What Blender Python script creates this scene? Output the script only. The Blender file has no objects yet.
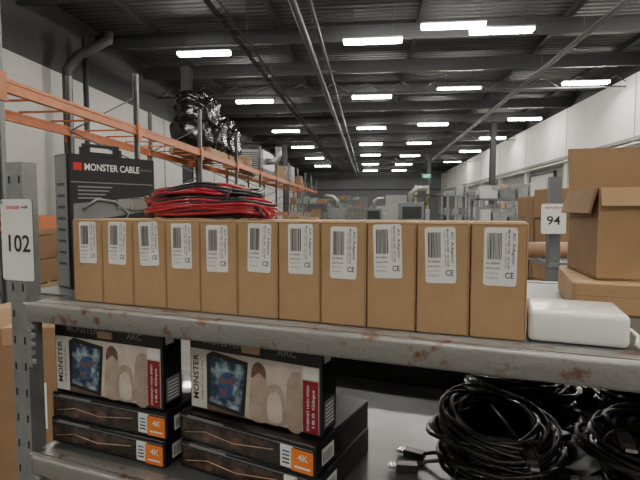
import bpy, bmesh, math, random
from mathutils import Matrix, Vector
random.seed(7)
H=1.45
scene=bpy.context.scene
T=Matrix.Translation
def R(a,ax='Z'): return Matrix.Rotation(math.radians(a),4,ax)
S=T((0,0,H))@R(-15.5)

# ---------------------------------------------------------------- materials
def mat(name,col,rough=.6,metal=0,noise=0,nscale=8,emit=0,spec=.5,bump=0,bscale=60,col2=None,thr=None,coat=0):
    m=bpy.data.materials.new(name); m.use_nodes=True
    nt=m.node_tree; b=nt.nodes['Principled BSDF']
    b.inputs['Base Color'].default_value=(*col,1); b.inputs['Roughness'].default_value=rough
    b.inputs['Metallic'].default_value=metal
    b.inputs['Specular IOR Level'].default_value=spec
    b.inputs['Coat Weight'].default_value=coat
    if emit:
        b.inputs['Emission Color'].default_value=(*col,1); b.inputs['Emission Strength'].default_value=emit
    if noise or col2:
        tc=nt.nodes.new('ShaderNodeTexCoord'); n=nt.nodes.new('ShaderNodeTexNoise')
        n.inputs['Scale'].default_value=nscale; n.inputs['Detail'].default_value=6; n.inputs['Roughness'].default_value=.65
        nt.links.new(tc.outputs['Object'],n.inputs['Vector'])
        r=nt.nodes.new('ShaderNodeValToRGB')
        if col2:
            a,c=thr or (.45,.6)
            r.color_ramp.elements[0].position=a; r.color_ramp.elements[1].position=c
            r.color_ramp.elements[0].color=(*col,1); r.color_ramp.elements[1].color=(*col2,1)
        else:
            r.color_ramp.elements[0].position=.3; r.color_ramp.elements[1].position=.7
            r.color_ramp.elements[0].color=(*[c*(1-noise) for c in col],1)
            r.color_ramp.elements[1].color=(*[min(1,c*(1+noise)) for c in col],1)
        nt.links.new(n.outputs['Fac'],r.inputs['Fac']); nt.links.new(r.outputs['Color'],b.inputs['Base Color'])
    if bump:
        tc=nt.nodes.new('ShaderNodeTexCoord'); n=nt.nodes.new('ShaderNodeTexNoise'); n.inputs['Scale'].default_value=bscale
        nt.links.new(tc.outputs['Object'],n.inputs['Vector'])
        bp=nt.nodes.new('ShaderNodeBump'); bp.inputs['Strength'].default_value=bump; bp.inputs['Distance'].default_value=.01
        nt.links.new(n.outputs['Fac'],bp.inputs['Height']); nt.links.new(bp.outputs['Normal'],b.inputs['Normal'])
    return m
card=mat('cardboard',(.42,.268,.140),.8,noise=.12,nscale=14,bump=.08,bscale=90)
card2=mat('cardboard_dark',(.27,.165,.085),.8,noise=.12,nscale=10)
card_in=mat('cardboard_edge',(.20,.12,.06),.9,noise=.1)
label=mat('label_paper',(.80,.79,.77),.5)
ink=mat('ink',(.02,.02,.022),.6)
inkg=mat('ink_grey',(.16,.16,.165),.6)
foil=mat('grey_print',(.25,.25,.26),.5)
galv=mat('shelf_steel',(.29,.295,.30),.42,metal=.5,noise=.25,nscale=12,bump=.05)
rail_m=mat('rail_worn_paint',(.28,.275,.265),.42,metal=.45,nscale=26,col2=(.19,.08,.05),thr=(.555,.65),bump=.15,bscale=70)
deck_m=mat('deck_steel',(.16,.167,.17),.33,metal=.45,noise=.25,nscale=5)
dark=mat('shadow_gap',(.02,.02,.02),.9)
blk=mat('black_gloss_card',(.012,.012,.014),.28,coat=.3)
blk2=mat('black_card',(.022,.022,.025),.45)
gry=mat('grey_card',(.20,.21,.22),.5)
whitep=mat('white_print',(.8,.8,.8),.5)
redp=mat('red_print',(.55,.02,.02),.5)
dred=mat('dark_red_print',(.27,.012,.03),.5)
orangep=mat('orange_sticker',(.85,.22,.03),.5)
beige=mat('beige_print',(.44,.34,.27),.45,noise=.25,nscale=24)
beige2=mat('beige_light_print',(.60,.53,.46),.45,noise=.18,nscale=18)
palep=mat('pale_print',(.66,.64,.61),.45)
brownp=mat('brown_print',(.16,.09,.06),.45,noise=.3,nscale=30)
skin_p=mat('tan_print',(.5,.30,.2),.5)
bluep=mat('blue_picture',(.015,.04,.08),.3,nscale=34,col2=(.42,.52,.58),thr=(.47,.66))
bluelogo=mat('blue_print',(.02,.09,.24),.4,nscale=60,col2=(.25,.10,.06),thr=(.5,.6))
window_m=mat('package_window',(.035,.025,.022),.15,nscale=26,col2=(.16,.09,.07),thr=(.48,.7),coat=.5)
wred=mat('red_cable_pvc',(.38,.012,.03),.3,coat=.3)
wblk=mat('black_cable_pvc',(.012,.012,.014),.32,coat=.3)
plug=mat('plug_metal',(.5,.5,.5),.25,metal=.9)
whitepl=mat('white_plastic',(.84,.84,.82),.22,coat=.3)
orack=mat('orange_rack_paint',(.50,.15,.05),.5,noise=.2,nscale=6)
grack=mat('grey_rack_steel',(.17,.178,.185),.5,metal=.3)
wood=mat('pallet_wood',(.38,.27,.16),.8,noise=.25)
wallw=mat('white_wall_panel',(.60,.595,.57),.7,noise=.06,nscale=1.5)
wallb=mat('white_concrete_band',(.80,.79,.76),.7,noise=.06,nscale=1.5)
wallg=mat('grey_wall_panel',(.27,.27,.265),.7,noise=.1,nscale=1)
wallfar=mat('far_wall_paint',(.20,.21,.225),.7,noise=.1,nscale=.4)
walld=mat('dark_cladding',(.05,.052,.056),.7,noise=.15,nscale=1)
steel_d=mat('dark_steel',(.055,.058,.063),.55,metal=.2)
duct_m=mat('duct_zinc',(.34,.35,.355),.4,metal=.6,noise=.15,nscale=3)
pipe_m=mat('pipe_grey',(.12,.123,.128),.5,metal=.3)
lampm=mat('lamp_diffuser',(1,.955,.86),.5,emit=90)
housing=mat('lamp_housing',(.4,.4,.4),.5)
bagm=mat('black_plastic_wrap',(.012,.013,.015),.18,bump=.9,bscale=9)
wrapm=mat('stretch_wrapped_goods',(.24,.255,.26),.35,noise=.35,nscale=4,bump=.3,bscale=12)
machm=mat('machine_grey',(.15,.16,.17),.5,noise=.2,nscale=3)
yel=mat('pale_yellow_paint',(.42,.38,.24),.5)
doorm=mat('dock_door',(.50,.51,.51),.5,noise=.06)
teal=mat('green_sign',(.03,.35,.16),.4,emit=.3)
rollm=mat('brown_roll',(.42,.24,.15),.6,noise=.15)
floorm=mat('concrete_floor',(.15,.147,.14),.4,noise=.25,nscale=1.2,bump=.05)
ceilm=mat('corrugated_roof',(.12,.125,.132),.6)
nt=ceilm.node_tree; b=nt.nodes['Principled BSDF']
tc=nt.nodes.new('ShaderNodeTexCoord'); w=nt.nodes.new('ShaderNodeTexWave'); w.bands_direction='Y'
w.inputs['Scale'].default_value=1.3; w.inputs['Distortion'].default_value=0
nt.links.new(tc.outputs['Object'],w.inputs['Vector'])
r=nt.nodes.new('ShaderNodeValToRGB'); r.color_ramp.elements[0].color=(.042,.043,.045,1); r.color_ramp.elements[1].color=(.095,.097,.102,1)
nt.links.new(w.outputs['Color'],r.inputs['Fac']); nt.links.new(r.outputs['Color'],b.inputs['Base Color'])
bp=nt.nodes.new('ShaderNodeBump'); bp.inputs['Strength'].default_value=.8; bp.inputs['Distance'].default_value=.06
nt.links.new(w.outputs['Fac'],bp.inputs['Height']); nt.links.new(bp.outputs['Normal'],b.inputs['Normal'])

# ---------------------------------------------------------------- builder
_tc={}
def text_mesh(s):
    if s in _tc: return _tc[s]
    c=bpy.data.curves.new('t','FONT'); c.body=s; c.align_x='CENTER'; c.resolution_u=3; c.offset=.016
    o=bpy.data.objects.new('t',c); scene.collection.objects.link(o)
    bpy.context.view_layer.update()
    me=bpy.data.meshes.new_from_object(o.evaluated_get(bpy.context.evaluated_depsgraph_get()))
    vs=[v.co.copy() for v in me.vertices]; fs=[tuple(p.vertices) for p in me.polygons]
    bpy.data.objects.remove(o); bpy.data.meshes.remove(me)
    xs=[v.x for v in vs]; ys=[v.y for v in vs]
    cx,cy=(min(xs)+max(xs))/2,(min(ys)+max(ys))/2; W,HH=max(xs)-min(xs),max(ys)-min(ys)
    vs=[Vector(((v.x-cx)/W,(v.y-cy)/HH,0)) for v in vs]
    _tc[s]=(vs,fs); return vs,fs
class B:
    def __init__(s): s.v=[];s.f=[];s.m=[];s.sm=[];s.mats=[]
    def mi(s,m):
        if m not in s.mats: s.mats.append(m)
        return s.mats.index(m)
    def add(s,vs,fs,m,M=None,smooth=False):
        o=len(s.v); k=s.mi(m)
        for v in vs:
            v=Vector(v); s.v.append(M@v if M else v)
        for f in fs: s.f.append(tuple(o+i for i in f)); s.m.append(k); s.sm.append(smooth)
    def box(s,x0,x1,y0,y1,z0,z1,m,M=None,bev=0,seg=1,smooth=False):
        if bev:
            bm=bmesh.new(); bmesh.ops.create_cube(bm,size=1)
            for v in bm.verts:
                v.co=Vector(((x0+x1)/2+v.co.x*(x1-x0),(y0+y1)/2+v.co.y*(y1-y0),(z0+z1)/2+v.co.z*(z1-z0)))
            bmesh.ops.bevel(bm,geom=list(bm.edges),offset=bev,segments=seg,profile=.5,affect='EDGES')
            bm.verts.index_update()
            s.add([v.co.copy() for v in bm.verts],[tuple(v.index for v in f.verts) for f in bm.faces],m,M,smooth); bm.free()
        else:
            vs=[(x0,y0,z0),(x1,y0,z0),(x1,y1,z0),(x0,y1,z0),(x0,y0,z1),(x1,y0,z1),(x1,y1,z1),(x0,y1,z1)]
            s.add(vs,[(0,3,2,1),(4,5,6,7),(0,1,5,4),(1,2,6,5),(2,3,7,6),(3,0,4,7)],m,M)
    def rect(s,x0,x1,z0,z1,y,m,M=None): s.add([(x0,y,z0),(x1,y,z0),(x1,y,z1),(x0,y,z1)],[(0,1,2,3)],m,M)
    def poly(s,pts,y,m,M=None): s.add([(a,y,c) for a,c in pts],[tuple(range(len(pts)))],m,M)
    def rrect(s,x0,x1,z0,z1,y,rad,m,M=None):
        pts=[]
        for cx,cz,a0 in ((x1-rad,z0+rad,-90),(x1-rad,z1-rad,0),(x0+rad,z1-rad,90),(x0+rad,z0+rad,180)):
            for k in range(5):
                a=math.radians(a0+k*22.5); pts.append((cx+rad*math.cos(a),cz+rad*math.sin(a)))
        s.poly(pts,y,m,M)
    def text(s,t,x,z,y,w,h,m,rot=0,M=None):
        vs,fs=text_mesh(t)
        L=T((x,y,z))@R(90,'X')@R(rot)@Matrix.Diagonal((w,h,1,1))
        s.add(vs,fs,m,(M@L) if M else L)
    def tube(s,pts,r,m,n=6,closed=False,M=None,caps=True):
        pts=[Vector(p) for p in pts]; N=len(pts); vs=[]; up=None
        for i,p in enumerate(pts):
            a=pts[(i-1)%N] if (closed or i>0) else p; c=pts[(i+1)%N] if (closed or i<N-1) else p
            t=(c-a).normalized()
            if up is None:
                up=t.orthogonal().normalized()
                if abs(t.z)<.9: up=(Vector((0,0,1))-t*t.z).normalized()
            up=(up-t*up.dot(t)); up.normalize(); sd=t.cross(up)
            for k in range(n):
                q=2*math.pi*k/n; vs.append(p+up*r*math.cos(q)+sd*r*math.sin(q))
        fs=[]
        for i in range(N if closed else N-1):
            j=(i+1)%N
            for k in range(n):
                k2=(k+1)%n; fs.append((i*n+k,j*n+k,j*n+k2,i*n+k2))
        if not closed and caps: fs.append(tuple(range(n))); fs.append(tuple((N-1)*n+k for k in reversed(range(n))))
        s.add(vs,fs,m,M,True)
    def done(s,name,M=None):
        me=bpy.data.meshes.new(name); me.from_pydata(s.v,[],s.f)
        for m in s.mats: me.materials.append(m)
        me.polygons.foreach_set('material_index',s.m); me.polygons.foreach_set('use_smooth',s.sm); me.update()
        o=bpy.data.objects.new(name,me); scene.collection.objects.link(o)
        if M is not None: o.matrix_world=M
        return o
def inst(o,M):
    q=bpy.data.objects.new(o.name.split('.')[0],o.data); scene.collection.objects.link(q); q.matrix_world=M; return q

# ================================================================ building shell
XL,XR,Y0,Y1,ZC=-8.0,9.0,-12.0,61.0,6.7
b=B(); b.box(XL,XR,Y0,Y1,-.1,0,floorm); b.done('floor')
b=B(); b.box(XL-.2,XR+.2,Y0-.2,Y1+.2,ZC,ZC+.15,ceilm); b.done('ceiling')
b=B(); b.box(XL-.2,XL,Y0,Y1,0,5.0,wallw); b.box(XL-.2,XL,Y0,Y1,5.0,ZC,walld)
for k in range(12):
    b.box(XL,XL+.02,Y0+k*6+.2,Y0+k*6+.26,0,5.0,wallg)
b.done('wall_left')
b=B(); b.box(XR,XR+.2,Y0,Y1,0,3.8,wallg); b.box(XR-.25,XR+.2,Y0,Y1,3.8,6.0,wallb); b.box(XR,XR+.2,Y0,Y1,6.0,ZC,walld)
for k in range(13):
    yy=Y0+k*5.6+1.0
    b.box(XR-.25,XR,yy,yy+.35,0,3.8,wallw)
    b.box(XR-.262,XR-.25,yy+.15,yy+.18,3.8,6.0,wallg)
b.box(XR-.3,XR-.25,Y0,Y1,3.78,3.9,wallg)
b.tube([(XR-.32,Y0+.1,3.65),(XR-.32,58,3.65)],.05,wallw,8)
b.done('wall_right')
for k in range(5):
    yy=Y0+14.2+k*11.2
    b=B()
    b.box(XR-.08,XR-.01,yy,yy+3.4,0,3.3,doorm)
    for j in range(6): b.box(XR-.09,XR-.08,yy,yy+3.4,.52*j+.25,.52*j+.28,wallg)
    b.box(XR-.11,XR-.01,yy-.1,yy,0,3.4,steel_d); b.box(XR-.11,XR-.01,yy+3.4,yy+3.5,0,3.4,steel_d); b.box(XR-.11,XR-.01,yy-.1,yy+3.5,3.3,3.4,steel_d)
    b.done('door_%d'%(k+1))
b=B(); b.box(XL,XR,Y1,Y1+.2,0,ZC,wallfar)
b.box(-3,-.3,Y1-.05,Y1,0,3.2,wallg); b.box(2,4.6,Y1-.05,Y1,0,3.4,wallw); b.box(XL,XR,Y1-.06,Y1,4.0,4.15,walld)
b.done('wall_far')
b=B(); b.box(XL,XR,Y0-.2,Y0,0,ZC,wallw); b.done('wall_rear')

# roof steelwork
b=B()
y=1.0
while y<60.5:
    b.box(XL,XR,y-.05,y+.05,6.12,6.16,steel_d); b.box(XL,XR,y-.012,y+.012,6.16,6.5,steel_d); b.box(XL,XR,y-.05,y+.05,6.5,6.54,steel_d)
    y+=3.15
for x in (-6.2,-2.6,1.3,5.2,8.0):
    b.box(x-.06,x+.06,Y0,Y1,6.54,6.7,steel_d)
b.done('roof_beams')
b=B()
y=5.2
while y<60:
    z0,z1=5.72,6.1
    b.tube([(XL,y,z0),(XR,y,z0)],.03,pipe_m); 
    n=14
    for i in range(n):
        xa=XL+(XR-XL)*i/n; xb=XL+(XR-XL)*(i+.5)/n; xc=XL+(XR-XL)*(i+1)/n
        b.tube([(xa,y,z0),(xb,y,z1)],.018,pipe_m,4); b.tube([(xb,y,z1),(xc,y,z0)],.018,pipe_m,4)
    y+=12.6
b.done('roof_trusses')
b=B()
x=-3.1
b.box(x-.14,x-.12,Y0+.1,55,5.5,5.58,pipe_m); b.box(x+.12,x+.14,Y0+.1,55,5.5,5.58,pipe_m)
k=Y0+.2
while k<55: b.box(x-.12,x+.12,k,k+.04,5.5,5.52,pipe_m); k+=.5
k=Y0+2
while k<55: b.tube([(x,k,5.52),(x,k,ZC-.01)],.01,pipe_m,4); k+=3.15
b.tube([(x-.05,Y0+.1,5.54),(x-.05,55,5.54)],.025,ink,5)
b.done('cable_tray')
b=B()
b.tube([(-1.55,Y0+.1,5.6),(-1.55,58,5.6)],.08,pipe_m,10)
b.tube([(-1.25,Y0+.1,5.75),(-1.25,58,5.75)],.045,pipe_m,8)
for k in range(16):
    b.box(-1.7,-1.1,k*3.6+.9,k*3.6+.95,5.8,5.84,pipe_m); b.tube([(-1.4,k*3.6+.92,5.84),(-1.4,k*3.6+.92,ZC-.01)],.01,pipe_m,4)
b.done('heating_pipes')
b=B(); b.tube([(5.35,Y0+.1,5.9),(5.35,58,5.9)],.04,pipe_m,8); b.tube([(5.6,Y0+.1,6.0),(5.6,58,6.0)],.03,pipe_m,8)
for k in range(18): b.tube([(5.35,k*3+1.03,5.9),(5.35,k*3+1.03,ZC-.01)],.008,pipe_m,4)
b.done('sprinkler_pipe')
b=B(); b.tube([(-7.6,11.6,0),(-7.6,11.6,5.0),(-7.4,11.8,5.4),(-6.8,12.2,5.9),(-6.8,12.2,6.1)],.12,steel_d,10)
b.tube([(-7.6,12.4,0),(-7.6,12.4,6.1)],.07,steel_d,8); b.done('downpipe')
for (x,y) in ((-6.0,15.5),(-6.0,34),(4.9,41),(6.6,27)):
    b=B(); b.box(x-.14,x+.14,y-.15,y-.12,0,6.12,steel_d); b.box(x-.14,x+.14,y+.12,y+.15,0,6.12,steel_d); b.box(x-.02,x+.02,y-.12,y+.12,0,6.12,steel_d)
    b.box(x-.22,x+.22,y-.22,y+.22,0,.03,steel_d); b.done('steel_column')
# lights
b=B(); b.box(-.74,.74,-.11,.11,0,.085,lampm,bev=.02); b.box(-.76,.76,-.12,.12,.085,.125,housing)
b.tube([(-.5,0,.12),(-.5,0,.9)],.006,pipe_m,4); b.tube([(.5,0,.12),(.5,0,.9)],.006,pipe_m,4)
lamp=b.done('ceiling_light',T((.05,12.7,5.75)))
rows={.05:[-6.2,.2,6.4,18.8,25.8,31.9,38.2,45.5,53],-4.6:[-6,.3,6.8,13.2,19.1,26.3,33,40,47],3.15:[-6,.0,6.0,12.3,17.9,25,31.8,39,46,53],7.3:[-6,.5,6.0,11.8,17.5,24,30,36.5,44]}
for x,ys in rows.items():
    for y in ys: inst(lamp,T((x,y,5.75)))
inst(lamp,T((1.95,12.0,5.8)))

# ================================================================ left pallet rack
b=B()
xs=(-3.6,-4.7)
ups=[4.4+2.8*k for k in range(11)]
for j,y in enumerate(ups):
    for x in xs:
        top=4.05 if j==0 else 3.55
        b.box(x-.035,x-.027,y-.03,y+.03,0,top,grack); b.box(x+.027,x+.035,y-.03,y+.03,0,top,grack); b.box(x-.027,x+.027,y+.022,y+.03,0,top,grack)
        b.box(x-.08,x+.08,y-.07,y+.07,0,.01,grack)
    z=.2
    while z<3.0:
        b.tube([(xs[0],y,z),(xs[1],y,z+.5)],.012,grack,4); b.tube([(xs[1],y,z+.5),(xs[0],y,z+1.0)],.012,grack,4); z+=1.0
for x in xs:
    for z in (2.62,1.25):
        b.box(x-.03,x+.03,ups[0]-.05,ups[-1]+.05,z,z+.035,orack); b.box(x-.02,x+.02,ups[0],ups[-1],z+.035,z+.1,orack); b.box(x-.03,x+.03,ups[0]-.05,ups[-1]+.05,z+.1,z+.135,orack)
    for y in ups:
        b.box(x+.03 if x>-4 else x-.055,x+.055 if x>-4 else x-.03,y-.05,y+.05,2.52,2.8,orack)
for i in range(len(ups)-1):
    for k in range(4):
        y=ups[i]+.35+k*.65; b.box(-4.67,-3.63,y,y+.05,2.755,2.775,orack)
b.done('pallet_rack')
def pallet(b,w,d,z=0):
    for k in range(5): b.box(-w/2,w/2,-d/2+k*(d-.1)/4,-d/2+k*(d-.1)/4+.1,z+.11,z+.135,wood)
    for x in (-w/2,-.05,w/2-.1):
        b.box(x,x+.1,-d/2,d/2,z+.02,z+.11,wood); b.box(x,x+.1,-d/2,d/2,z,z+.02,wood)
def bags(M,lobes):
    b=B()
    pallet(b,1.0,1.3)
    bm=bmesh.new()
    for (cx,cy,cz,rx,ry,rz) in lobes:
        ret=bmesh.ops.create_icosphere(bm,subdivisions=4,radius=1)
        for v in ret['verts']:
            n=v.co.normalized(); k=1+.08*math.sin(9*n.x+cx*7)*math.sin(8*n.z+4)+.06*math.sin(17*n.y+n.z*11)
            q=lambda t: math.copysign(abs(t)**.6,t)
            v.co=Vector((cx+q(n.x)*rx*k,cy+q(n.y)*ry*k,max(.14,cz+q(n.z)*rz*k)))
    bm.verts.index_update()
    b.add([v.co.copy() for v in bm.verts],[tuple(v.index for v in f.verts) for f in bm.faces],bagm,None,True); bm.free()
    b.done('wrapped_black_bag_pallet',M)
bags(T((-4.15,11.5,2.776)),((-.05,-.3,.5,.46,.38,.42),(.08,.32,.5,.46,.36,.40),(0,-.1,.95,.46,.52,.40),(.0,.32,1.12,.40,.30,.30),(-.05,-.3,1.28,.34,.28,.2)))
bags(T((-4.15,13.05,2.776)),((0,-.2,.45,.46,.42,.36),(.05,.25,.55,.44,.38,.42),(0,0,.9,.38,.42,.3)))
b=B()
b.box(-.5,.5,-1.2,.6,.1,.75,duct_m,bev=.02); b.box(-.4,.4,.6,1.3,.2,.6,duct_m,bev=.02); b.box(-.5,-.4,-1.2,1.3,0,.1,steel_d); b.box(.4,.5,-1.2,1.3,0,.1,steel_d)
for k in range(7): b.box(-.4,.4,-1.21,-1.2,.18+k*.075,.21+k*.075,steel_d)
b.tube([(.5,-.5,.4),(.75,-.5,.4),(.9,-.5,.55),(.9,-.5,.9)],.12,duct_m,12)
b.done('ventilation_unit',T((-4.1,17.3,2.776)))
def carton(name,M,w,d,h,m=card2):
    b=B(); b.box(-w/2,w/2,-d/2,d/2,0,h,m,bev=.005)
    b.box(-.025,.025,-d/2-.001,d/2+.001,h-.08,h+.001,rollm)
    b.rect(w*.1,w*.32,h*.45,h*.7,-d/2-.001,label); b.rect(w*.12,w*.3,h*.5,h*.55,-d/2-.0015,ink)
    return b.done(name,M)
for (y,w,h) in ((21,.8,.6),(23.4,1.0,.8),(26.5,.9,.55),(14.9,.5,.35)):
    carton('storage_carton',T((-4.15,y,2.776))@R(90),w,.8,h,card2 if w<.95 else wrapm)

def wrapped(M,w,d,h,m=wrapm,n=3):
    b=B(); pallet(b,w,d)
    z=.136; lay=h/n
    for k in range(n):
        for i in range(2):
            for j in range(2):
                dx=random.uniform(0,.03)
                b.box(-w/2+i*w/2+.01+dx,-w/2+(i+1)*w/2-.01,-d/2+j*d/2+.01,-d/2+(j+1)*d/2-.01-dx,z,z+lay-.01-random.uniform(0,.12)*(k==n-1),m,bev=.01)
        z+=lay
    return b.done('loaded_pallet',M)
wrapped(T((2.62,6.8,0))@R(8),.9,1.0,1.62,card2,4)
wrapped(T((3.85,8.2,0))@R(-5),1.1,1.1,1.50,card,4)
wrapped(T((5.6,16,0)),1.2,1.0,1.8,machm,3)
wrapped(T((-2.0,14,0)),1.0,1.0,1.2,card2,3)
wrapped(T((.6,36,0)),1.2,1.0,1.7,wrapm,3)
wrapped(T((-6.5,8.0,0)),1.2,1.2,1.3,card2,3)
wrapped(T((-6.4,20,0)),1.2,1.2,1.5,wrapm,3)
def machine(M,s=1):
    b=B()
    b.box(-.7,.7,-.5,.5,.25,1.0,machm,bev=.02); b.box(-.45,.45,-.45,.45,1.0,1.75,machm,bev=.02)
    b.box(-.35,.35,-.46,-.45,1.15,1.6,ink); b.box(.5,.68,-.3,.0,1.0,1.5,duct_m,bev=.01)
    b.tube([(0,.1,1.75),(0,.1,2.1),(.25,.1,2.3),(.6,.1,2.3)],.1,duct_m,10)
    for x in (-.65,.6):
        for y in (-.45,.4): b.box(x,x+.06,y,y+.06,0,.25,steel_d)
    b.box(.7,1.9,-.3,.3,.85,.92,steel_d)
    for k in range(8): b.tube([(.8+k*.14,-.27,.94),(.8+k*.14,.27,.94)],.03,duct_m,8)
    for x in (1.0,1.8):
        for y in (-.28,.24): b.box(x,x+.04,y,y+.04,0,.85,steel_d)
    b.done('packing_machine',M@Matrix.Scale(s,4))
machine(T((1.55,18.5,0)),1.0); machine(T((-1.4,21,0))@R(180),.9); machine(T((.2,25,0)),.9)
b=B()
b.box(-.45,.45,-.8,.6,.12,.75,yel,bev=.05,seg=2)
for x in (-.3,.3): b.box(x-.05,x+.05,.6,.7,.1,2.6,yel); b.box(x-.06,x+.06,.72,1.8,.06,.12,steel_d)
for z in (.8,1.7,2.5): b.box(-.3,.3,.62,.68,z,z+.08,steel_d)
for x in (-.4,.4): b.tube([(x,-.7,.75),(x,-.7,2.1),(x,.5,2.1)],.03,steel_d,6)
b.box(-.42,.42,-.72,.52,2.1,2.15,steel_d)
for x in (-.46,.38):
    for y in (-.5,.35): b.tube([(x,y,.14),(x+.08,y,.14)],.14,ink,14)
b.done('forklift',T((2.6,21.5,0))@R(25))
def stockrack(M,w,h,lv,goods):
    b=B()
    for x in (-w/2,w/2-.05):
        for y in (-.3,.25): b.box(x,x+.05,y,y+.05,0,h,grack)
    for k in range(lv):
        z=.15+k*(h-.25)/(lv-1) if lv>1 else .5
        b.box(-w/2,w/2,-.3,.3,z,z+.03,grack)
        x=-w/2+.08
        while x<w/2-.35 and k<lv:
            ww=random.uniform(.18,.34); hh=random.uniform(.12,.3)
            b.box(x,x+ww,-.25,.2,z+.031,z+.031+hh,random.choice(goods),bev=.006); x+=ww+.04
    return b.done('stock_shelving',M)
stockrack(T((2.75,9.6,0)),1.5,1.75,4,[wrapm,machm,gry,doorm])
stockrack(T((3.3,12.6,0)),1.8,1.9,4,[wrapm,machm,doorm])
stockrack(T((3.1,15.5,0)),1.8,2.0,4,[wrapm,machm])
stockrack(T((-2.4,19,0)),1.6,1.8,4,[card2,wrapm])
stockrack(T((5.4,20,0)),1.8,2.3,4,[wrapm,machm,card])
stockrack(T((-1.6,31,0)),2.4,2.2,5,[card2,machm,wrapm])
b=B(); b.box(-.3,.3,-.03,.03,0,.25,teal); b.box(-.32,.32,-.02,.02,.25,.28,housing); b.text('EXIT',0,.125,-.031,.35,.14,whitep); b.tube([(0,0,.28),(0,0,2.95)],.01,pipe_m,4)
b.done('exit_sign',T((3.9,34,3.7)))

# ================================================================ neighbouring trolley with sign 94
b=B()
w=1.5
for x in (0,w-.05):
    for y in (0,.55): b.box(x,x+.05,y,y+.05,0,1.61 if y==0 else 1.24,grack)
for z in (1.18,.8,.35):
    b.box(0,w,-.005,.605,z,z+.02,galv); b.box(.05,w-.05,-.02,-.005,z-.04,z+.025,galv)
b.done('shelf_trolley',T((.85,2.38,0))@R(-4))
b=B(); b.rrect(-.055,.055,-.07,.07,0,.008,label); b.rrect(-.055,.055,-.07,.07,.004,.008,gry); b.text('94',0,-.008,-.001,.06,.042,ink); b.text('auction',0,.053,-.001,.075,.011,redp)
b.done('lot_number_sign',T((.855,2.345,1.412))@R(-4))
b=B(); b.tube([(0,0,0),(.62,0,0)],.042,rollm,20); b.tube([(-.002,0,0),(.001,0,0)],.02,ink,12); b.tube([(.621,0,0),(.623,0,0)],.02,ink,12)
b.done('paper_roll',T((.78,2.62,1.244)))
carton('storage_carton',T((1.75,2.66,1.202)),.45,.4,.28,card)
carton('storage_carton',T((1.3,2.68,.822)),.5,.4,.3,card2)
carton('storage_carton',T((-1.75,2.3,0))@R(15),.5,.5,.9,card2)
b=B(); pallet(b,.8,1.2); 
for k in range(3): b.box(-.38,.38,-.5,.5,.136+k*.2,.33+k*.2,[card,orack,wood][k],bev=.01)
b.done('loaded_pallet',T((-2.45,3.1,0)))

# ================================================================ main shelf
b=B()
def upright(x0,x1,y0,y1,top,front):
    t=.003
    b.box(x0,x1,y0,y0+t,-H,top,galv); b.box(x0,x0+t,y0+t,y1,-H,top,galv); b.box(x1-t,x1,y0+t,y1,-H,top,galv)
    b.box(x0,x1,y0,y1,top,top+.001,galv)
    if front:
        z=-1.3
        while z<top-.03:
            b.box(x0+.006,x0+.010,y0-.0006,y0,z,z+.014,dark); b.box(x1-.010,x1-.006,y0-.0006,y0,z,z+.014,dark)
            z+=.05
    b.box(x0-.01,x1+.01,y0-.01,y1+.01,-H,-H+.006,galv)
upright(-.870,-.828,.622,.652,.088,True)
upright(-.870,-.828,1.18,1.21,-.06,False)
upright(.81,.852,.622,.652,.088,True)
upright(.81,.852,1.18,1.21,-.06,False)
for z in (-.166,-.45,-.95):
    b.box(-.80,.80,.615,1.215,z-.004,z,deck_m)
    if z>-.2: b.box(-.93,-.80,.69,1.155,z-.004,z,deck_m)
    for yy in (.8,1.0): b.box(-.80,.80,yy-.015,yy+.015,z-.03,z-.004,galv)
    b.box(-.81,.81,1.20,1.225,z-.03,z+.002,galv)
    b.box(-.828,-.80,.64,1.19,z-.03,z-.005,galv); b.box(.80,.81,.64,1.19,z-.03,z-.005,galv)
    b.box(-.828,-.802,.612,.622,z-.055,z-.002,galv,bev=.002); b.box(-.812,-.802,.608,.622,z-.12,z-.05,galv,bev=.002)
    for q in range(5): b.box(-.806,-.792,.608,.612,z-.112+q*.016,z-.104+q*.016,galv,bev=.001)
b.box(-.81,.81,1.214,1.22,-.448,-.375,steel_d)  # added dark strip, its colour stands in for the shade behind the lower deck
for z in (-.166,-.45,-.95):
    b.box(-.806,.806,.600,.616,z-.033,z+.0015,rail_m,bev=.005,seg=3,smooth=True)
    b.box(-.80,.80,.6155,.640,z+.0002,z+.0014,rail_m)
b.done('storage_shelf',S)
b=B(); b.rrect(-.041,.041,-.075,.075,0,.006,label); b.rrect(-.041,.041,-.075,.075,.002,.006,gry)
b.text('102',.006,-.006,-.0006,.056,.032,ink); b.text('troost',-.008,.060,-.0006,.034,.007,redp); b.text('wijk',.023,.060,-.0006,.020,.007,ink)
b.tube([(-.036,-.001,.07),(-.036,-.004,.07)],.003,gry); 
b.done('lot_number_sign',S@T((-.840,.617,-.054)))

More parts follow.
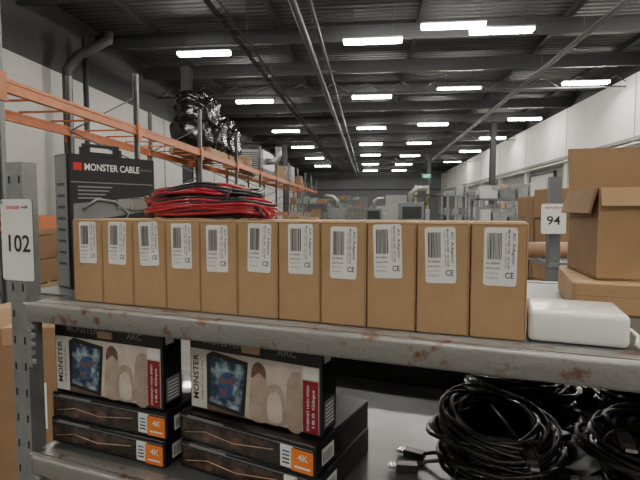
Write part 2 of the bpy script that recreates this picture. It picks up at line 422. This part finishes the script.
def adapter_box(i):
    r=random.Random(i)
    b=B(); w,d,h=.0682,.128,.150
    b.box(-w/2,w/2,0,d,0,h,card,bev=.0012)
    b.box(-w/2+.001,w/2-.001,.0015,.003,h-.0001,h+.0006,card_in)
    b.rect(-w/2+.0015,w/2-.0015,h-.0032,h-.0026,-.0002,card_in)
    b.rect(w/2-.0022,w/2-.0014,.002,h-.004,-.0002,card_in)
    b.rect(-w/2+.0003,-w/2+.0011,.002,h-.004,-.0002,card_in)
    L=T((r.uniform(-.003,.004),0,r.uniform(-.003,.002)))@R(r.uniform(-2.5,2.5),'Y')
    x0,x1,z0,z1=-.020,.020,h-.080,h-.005
    b.rrect(x0,x1,z0,z1,-.0005,.004,label,L)
    x=x0+.0040
    while x<x0+.0205:
        ww=r.choice((.0006,.0009,.0014)); b.rect(x,x+ww,z0+.034,z0+.068,-.0008,ink,L); x+=ww+r.choice((.0006,.0009))
    b.text('AC Adaptor',x1-.0045,z0+.048,-.0008,.042,.0046,ink,-90,L)
    b.text('Model NLB-1200  12V 5.0A',x1-.0100,z0+.047,-.0008,.050,.0026,ink,-90,L)
    b.text('Input 100-240V 50/60Hz',x1-.0138,z0+.046,-.0008,.046,.0022,inkg,-90,L)
    b.text('CE',x1-.0085,z0+.014,-.0008,.0105,.0076,ink,0,L)
    b.text('S/N 18050247',x0+.0115,z0+.029,-.0008,.017,.0027,ink,0,L)
    b.text('MADE IN CHINA',x0+.0115,z0+.0225,-.0008,.017,.0022,ink,0,L)
    b.text('Output 12V 5A',x0+.0105,z0+.016,-.0008,.015,.0022,inkg,0,L)
    b.text('P/N 4401-22',x0+.0105,z0+.010,-.0008,.014,.0022,inkg,0,L)
    u=-.743+.0698*(i+.5)
    b.done('adapter_box',S@T((u,.65+r.uniform(0,.003),-.1655))@R(r.uniform(-.4,.4)))
for i in range(11): adapter_box(i)

# red/black speaker wire
b=B(); r=random.Random(3)
N=56
for k in range(N):
    a=.112+r.uniform(-.022,.024); bb=r.uniform(.020,.044); z0=.006+.047*((k/N)**.9); ph=r.uniform(0,6.28); sx=r.uniform(-.012,.008)
    top=k/N
    m=wblk if k%3==0 else wred
    pts=[]
    for i in range(48):
        t=2*math.pi*i/48; ct,st=math.cos(t),math.sin(t)
        x=a*(1-.16*top)*math.copysign(abs(ct)**.7,ct)+sx-.02*top; yy=bb*math.copysign(abs(st)**.8,st)
        e=1-abs(x)/.17
        z=z0*(.42+.60*max(0,e)**.4)+.003*math.sin(2*t+ph)+.0015*math.sin(5*t+ph*2)
        pts.append((x,yy*(.75+.35*max(0,e)),max(.003,z)))
    b.tube(pts,.0027,m,6,True)
    b.tube([(p[0],p[1]+.001,p[2]+.0046) for p in pts],.0027,wblk if (m==wred and k%4==0) else m,6,True)
b.tube([(.058+.003*math.sin(t),.040*math.cos(t),.030+.028*math.sin(t)) for t in [2*math.pi*i/24 for i in range(24)]],.0025,wblk,6,True)
b.tube([(.10,-.02,.02),(.122,-.03,.018),(.132,-.034,.010),(.135,-.036,.004)],.0024,wred); b.tube([(.10,-.024,.02),(.118,-.036,.016),(.126,-.040,.008),(.128,-.042,.004)],.0024,wblk)
b.done('speaker_cable_bundle',S@T((-.490,.722,-.0145)))

# tall black cable package at back
b=B(); w,d,h=.20,.065,.285
b.box(0,w,0,d,0,h,blk,bev=.002)
b.rect(.004,w-.004,.004,h-.004,-.0004,blk2)
b.rect(0.006,w-.006,h-.060,h-.058,-.0008,foil)
b.rect(.012,.030,h-.034,h-.018,-.0008,redp)
b.text('MONSTER CABLE',.098,h-.026,-.0008,.125,.015,whitep); b.text('high performance',.178,h-.026,-.0008,.028,.005,foil)
for k in range(4): b.rect(.02,.095-.008*k,h-.07-.008*k,h-.067-.008*k,-.0008,foil)
b.poly([(.01,.14),(.19,.165),(.19,.20),(.01,.18)],-.0008,gry)
b.tube([(.03,-.003,.17),(.06,-.003,.19),(.10,-.003,.185),(.13,-.003,.16),(.12,-.003,.135),(.15,-.003,.12),(.185,-.003,.13)],.0035,gry)
b.box(.135,.182,-.006,-.001,.165,.195,plug,bev=.003); b.box(.105,.135,-.005,-.001,.170,.190,foil)
b.text('2 METER',.06,.10,-.0008,.08,.012,whitep)
for k in range(3): b.rect(.02,.12,.07-.012*k,.074-.012*k,-.0008,foil)
b.add([(-.0004,.004,.004),(-.0004,d-.004,.004),(-.0004,d-.004,h-.004),(-.0004,.004,h-.004)],[(0,3,2,1)],gry)
for k in range(8): b.add([(-.0008,.014,.05+k*.024),(-.0008,d-.014,.05+k*.024),(-.0008,d-.014,.056+k*.024),(-.0008,.014,.056+k*.024)],[(0,3,2,1)],blk2)
b.box(.04,.135,d/2-.002,d/2+.002,h,h+.010,blk2); b.box(.04,.06,d/2-.002,d/2+.002,h+.010,h+.020,blk2); b.box(.115,.135,d/2-.002,d/2+.002,h+.010,h+.020,blk2); b.box(.045,.130,d/2-.002,d/2+.002,h+.020,h+.028,blk2,bev=.0015)
b.done('cable_retail_box',S@T((-.854,.742,-.1655))@R(71.4))

def lying(M):
    b=B(); w,d,h=.275,.20,.049
    b.box(0,w,0,d,0,h,blk,bev=.002)
    b.rect(.006,w-.06,.007,h-.010,-.0005,window_m)
    b.rect(.004,w-.004,h-.008,h-.0065,-.0006,foil)
    b.tube([(.012,-.001,.014),(.06,-.001,.024),(.12,-.001,.018),(.20,-.001,.028)],.0009,skin_p,5)
    b.rrect(w-.062,w-.038,.006,h-.008,-.0006,.002,label); b.rrect(w-.042,w-.003,.004,h-.010,-.0008,.002,orangep)
    b.text('4K',w-.021,.027,-.0011,.018,.010,whitep); b.rect(w-.036,w-.008,.010,.013,-.0011,whitep)
    for k in range(4): b.rect(w-.058,w-.045,.012+.006*k,.0145+.006*k,-.0009,bluelogo if k>1 else ink)
    X=w+.0005
    b.add([(X,.02,.010),(X,.06,.010),(X,.06,.036),(X,.02,.036)],[(0,1,2,3)],label)
    for k in range(8): b.add([(X+.0004,.024+k*.004,.013),(X+.0004,.0255+k*.004,.013),(X+.0004,.0255+k*.004,.030),(X+.0004,.024+k*.004,.030)],[(0,1,2,3)],ink)
    b.rect(.02,.10,h-.006,h-.003,-.0006,foil)
    return b.done('flat_cable_box',M)
def curve(pts,n=6):
    out=[]
    N=len(pts)
    for i in range(N):
        p0,p1,p2,p3=pts[i-1],pts[i],pts[(i+1)%N],pts[(i+2)%N]
        for k in range(n):
            t=k/n
            out.append(tuple(.5*((2*p1[c])+(-p0[c]+p2[c])*t+(2*p0[c]-5*p1[c]+4*p2[c]-p3[c])*t*t+(-p0[c]+3*p1[c]-3*p2[c]+p3[c])*t**3) for c in (0,1)))
    return out
def standing(M):
    b=B(); w,d,h=.262,.052,.150
    b.box(0,w,0,d,0,h,blk,bev=.002)
    y=-.0005
    b.rect(.004,w-.004,.005,.110,y,beige2)
    b.rect(.004,.038,.005,.110,y-.0002,palep); b.text('MONSTER',.015,.060,y-.0006,.080,.012,ink,90)
    b.text('HDMI 4K HDR ULTRA',.029,.056,y-.0006,.07,.004,inkg,90)
    b.poly([(.039,.014),(.118,.006),(.126,.100),(.052,.1095),(.039,.102)],y-.0004,ink)
    b.poly([(.044,.021),(.111,.013),(.119,.093),(.050,.1015)],y-.0006,bluep)
    b.poly(curve([(.064,.046),(.078,.030),(.096,.050),(.090,.076),(.070,.070)],4),y-.0008,bluelogo)
    b.poly([(.039,.005),(.136,.005),(.118,.006),(.039,.014)],y-.0005,brownp)
    b.poly(curve([(.130,.008),(.129,.050),(.136,.082),(.148,.094),(.160,.084),(.164,.050),(.162,.008)]),y-.0006,beige)
    b.poly(curve([(.158,.008),(.157,.044),(.164,.066),(.180,.072),(.194,.062),(.199,.030),(.197,.008)]),y-.0008,beige)
    b.poly(curve([(.166,.012),(.164,.044),(.172,.058),(.184,.058),(.191,.040),(.190,.012)]),y-.0010,beige2)
    b.poly(curve([(.133,.076),(.136,.096),(.148,.104),(.160,.094),(.160,.078),(.148,.086)]),y-.0010,brownp)
    b.poly(curve([(.201,.008),(.200,.066),(.206,.092),(.218,.098),(.227,.090),(.2285,.008)]),y-.0006,beige)
    b.rect(.230,.257,.005,.088,y-.0012,dred); b.text('18.0 Gbps',.249,.045,y-.0016,.06,.006,whitep,90); b.text('ETHERNET HIGH SPEED',.239,.045,y-.0016,.072,.004,whitep,90)
    b.rect(.230,.257,.090,.109,y-.0010,label)
    b.text('MONSTER',.075,.127,y-.0006,.08,.012,foil); b.text('ARC',.20,.126,y-.0006,.035,.012,foil)
    X=w+.0005
    b.add([(X,.008,.012),(X,.044,.012),(X,.044,.055),(X,.008,.055)],[(0,1,2,3)],gry)
    b.add([(X,.008,.115),(X,.03,.115),(X,.03,.135),(X,.008,.135)],[(0,1,2,3)],label)
    for k in range(6): b.add([(X+.0004,.012,.016+k*.006),(X+.0004,.040,.016+k*.006),(X+.0004,.040,.018+k*.006),(X+.0004,.012,.018+k*.006)],[(0,1,2,3)],whitep)
    b.box(.115,.150,-.004,0,.116,.130,skin_p,bev=.001)
    return b.done('upright_cable_box',M)
lying(S@T((-.822,.660,-.4495))@R(-1)); lying(S@T((-.820,.662,-.400))@R(-.5))
standing(S@T((-.816,.668,-.3503))@R(-1))
lying(S@T((-.528,.675,-.4495))@R(-6)); lying(S@T((-.532,.678,-.400))@R(-7.5))
standing(S@T((-.520,.694,-.3503))@R(-5.5))

def coilstack(name,M,n,R0,seed,dz=.020):
    b=B(); r=random.Random(seed)
    for c in range(n):
        cx,cy=r.uniform(-.014,.014),r.uniform(-.012,.012); tx,ty=r.uniform(-3.5,3.5),r.uniform(-3.5,3.5)
        L=T((cx,cy,.016+c*dz))@R(tx,'X')@R(ty,'Y')@R(r.uniform(0,360))
        pts=[]; turns=12; ph=r.uniform(0,6)
        for i in range(turns*30):
            t=2*math.pi*i/30; k=i/30
            rad=R0+.012*math.sin(k*2.4+ph)+.006*math.sin(2*t+ph+k*.5)-.0055*(k%3)
            pts.append((rad*math.cos(t)*1.12,rad*math.sin(t)*.9,.008*math.sin(k*1.9+ph)+.004*math.sin(3*t+k)))
        e=pts[-1]; pts+= [(e[0]-.0,e[1]+.02,e[2]+.004),(e[0]-.01,e[1]+.045,e[2]+.003)]
        b.tube(pts,.0038,wblk,6,False,L)
        e=Vector(pts[-1]); b.box(e.x-.010,e.x+.010,e.y,e.y+.034,e.z-.005,e.z+.006,wblk,L,bev=.002); b.box(e.x-.007,e.x+.007,e.y+.034,e.y+.046,e.z-.002,e.z+.003,plug,L)
        a=r.uniform(0,6.28); q=Vector((R0*1.2*math.cos(a),R0*1.0*math.sin(a),.002))
        b.tube([pts[0],tuple((Vector(pts[0])+q)/2+Vector((0,0,.006))),tuple(q)],.0034,wblk,6,False,L)
        b.box(q.x-.017,q.x+.017,q.y-.009,q.y+.009,q.z-.005,q.z+.006,wblk,L,bev=.002); b.box(q.x-.030,q.x-.017,q.y-.006,q.y+.006,q.z-.002,q.z+.003,plug,L)
        for a in (0.4,3.5):
            px,py=R0*1.06*math.cos(a),R0*.86*math.sin(a)
            b.tube([Vector((px,py,0))+Vector((math.cos(a)*.021*math.cos(s),math.sin(a)*.021*math.cos(s),.014*math.sin(s))) for s in [2*math.pi*i/14 for i in range(14)]],.0016,wblk,5,True,L)
    if seed==5:   # loose ends with plugs poking out of the pile to the left
        for (x,y,a) in ((-.150,-.03,14),(-.146,.02,-10)):
            L=T((x,y,-.010))@R(a)
            b.tube([(.01,0,.011),(.035,.004,.020),(.06,0,.026),(.085,.0,.024)],.0036,wblk,6,False,L)
            b.box(-.018,.02,-.010,.010,.004,.017,wblk,L,bev=.002); b.box(-.031,-.018,-.007,.007,.008,.0135,plug,L)
    return b.done(name,M)
coilstack('black_cable_coils',S@T((.030,1.07,-.443)),6,.090,1)
coilstack('black_cable_coils',S@T((.290,1.06,-.443)),7,.092,2)
coilstack('black_cable_coils',S@T((-.005,.835,-.443)),5,.092,5)
coilstack('black_cable_coils',S@T((.235,.815,-.443)),6,.094,6)

# white power adapter
b=B(); b.box(-.056,.056,-.048,.048,0,.041,whitepl,bev=.007,seg=4,smooth=True); b.box(-.0563,.0563,-.040,.040,.019,.0196,gry)
b.tube([(.052,.0,.014),(.066,-.003,.014),(.070,-.02,.010),(.063,-.045,.006),(.070,-.058,.004),(.10,-.055,.004),(.13,-.03,.004),(.17,-.02,.004)],.0028,whitepl,8)
b.done('white_power_adapter',S@T((.0825,.704,-.1655)))

# cartons on right of upper deck
b=B(); w,d,h=.36,.25,.052
b.box(0,w,0,d,0,h,card,bev=.003); b.box(0.0,w,d*.48,d*.52,h-.0005,h+.0006,rollm)
b.rect(.0,w,.030,.0305,-.0004,card_in)
b.done('flat_carton',S@T((.100,.862,-.1655)))
b=B(); w,d,h,t=.30,.18,.150,.004
b.box(0,w,0,t,0,h,card); b.box(0,w,d-t,d,0,h,card); b.box(0,t,t,d-t,0,h,card2); b.box(w-t,w,t,d-t,0,h,card); b.box(0,w,0,d,-.0,.004,card)
b.box(0,w,0,t,0,.088,card2,T((0,d,h))@R(-12,'X'))
b.box(0,t,t,d-t,-.042,0,card2,T((-t-.001,0,h))@R(14,'Y'))
b.box(-t,0,t,d-t,0,.075,card,T((w,0,h))@R(50,'Y'))
b.box(0,w,0,t,-.030,0,card,T((0,-t-.002,h))@R(-14,'X'))
b.done('open_carton',S@T((.136,.885,-.1130))@R(8))

# ================================================================ world, camera
w=bpy.data.worlds.new('World'); scene.world=w; w.use_nodes=True
w.node_tree.nodes['Background'].inputs[0].default_value=(.6,.65,.7,1); w.node_tree.nodes['Background'].inputs[1].default_value=.3
cd=bpy.data.cameras.new('camera'); cd.sensor_width=36; cd.lens=27; cd.clip_start=.02; cd.clip_end=200
co=bpy.data.objects.new('camera',cd); scene.collection.objects.link(co)
co.location=(0,0,H); co.rotation_euler=(math.radians(90-3.5),0,math.radians(5.9)); scene.camera=co
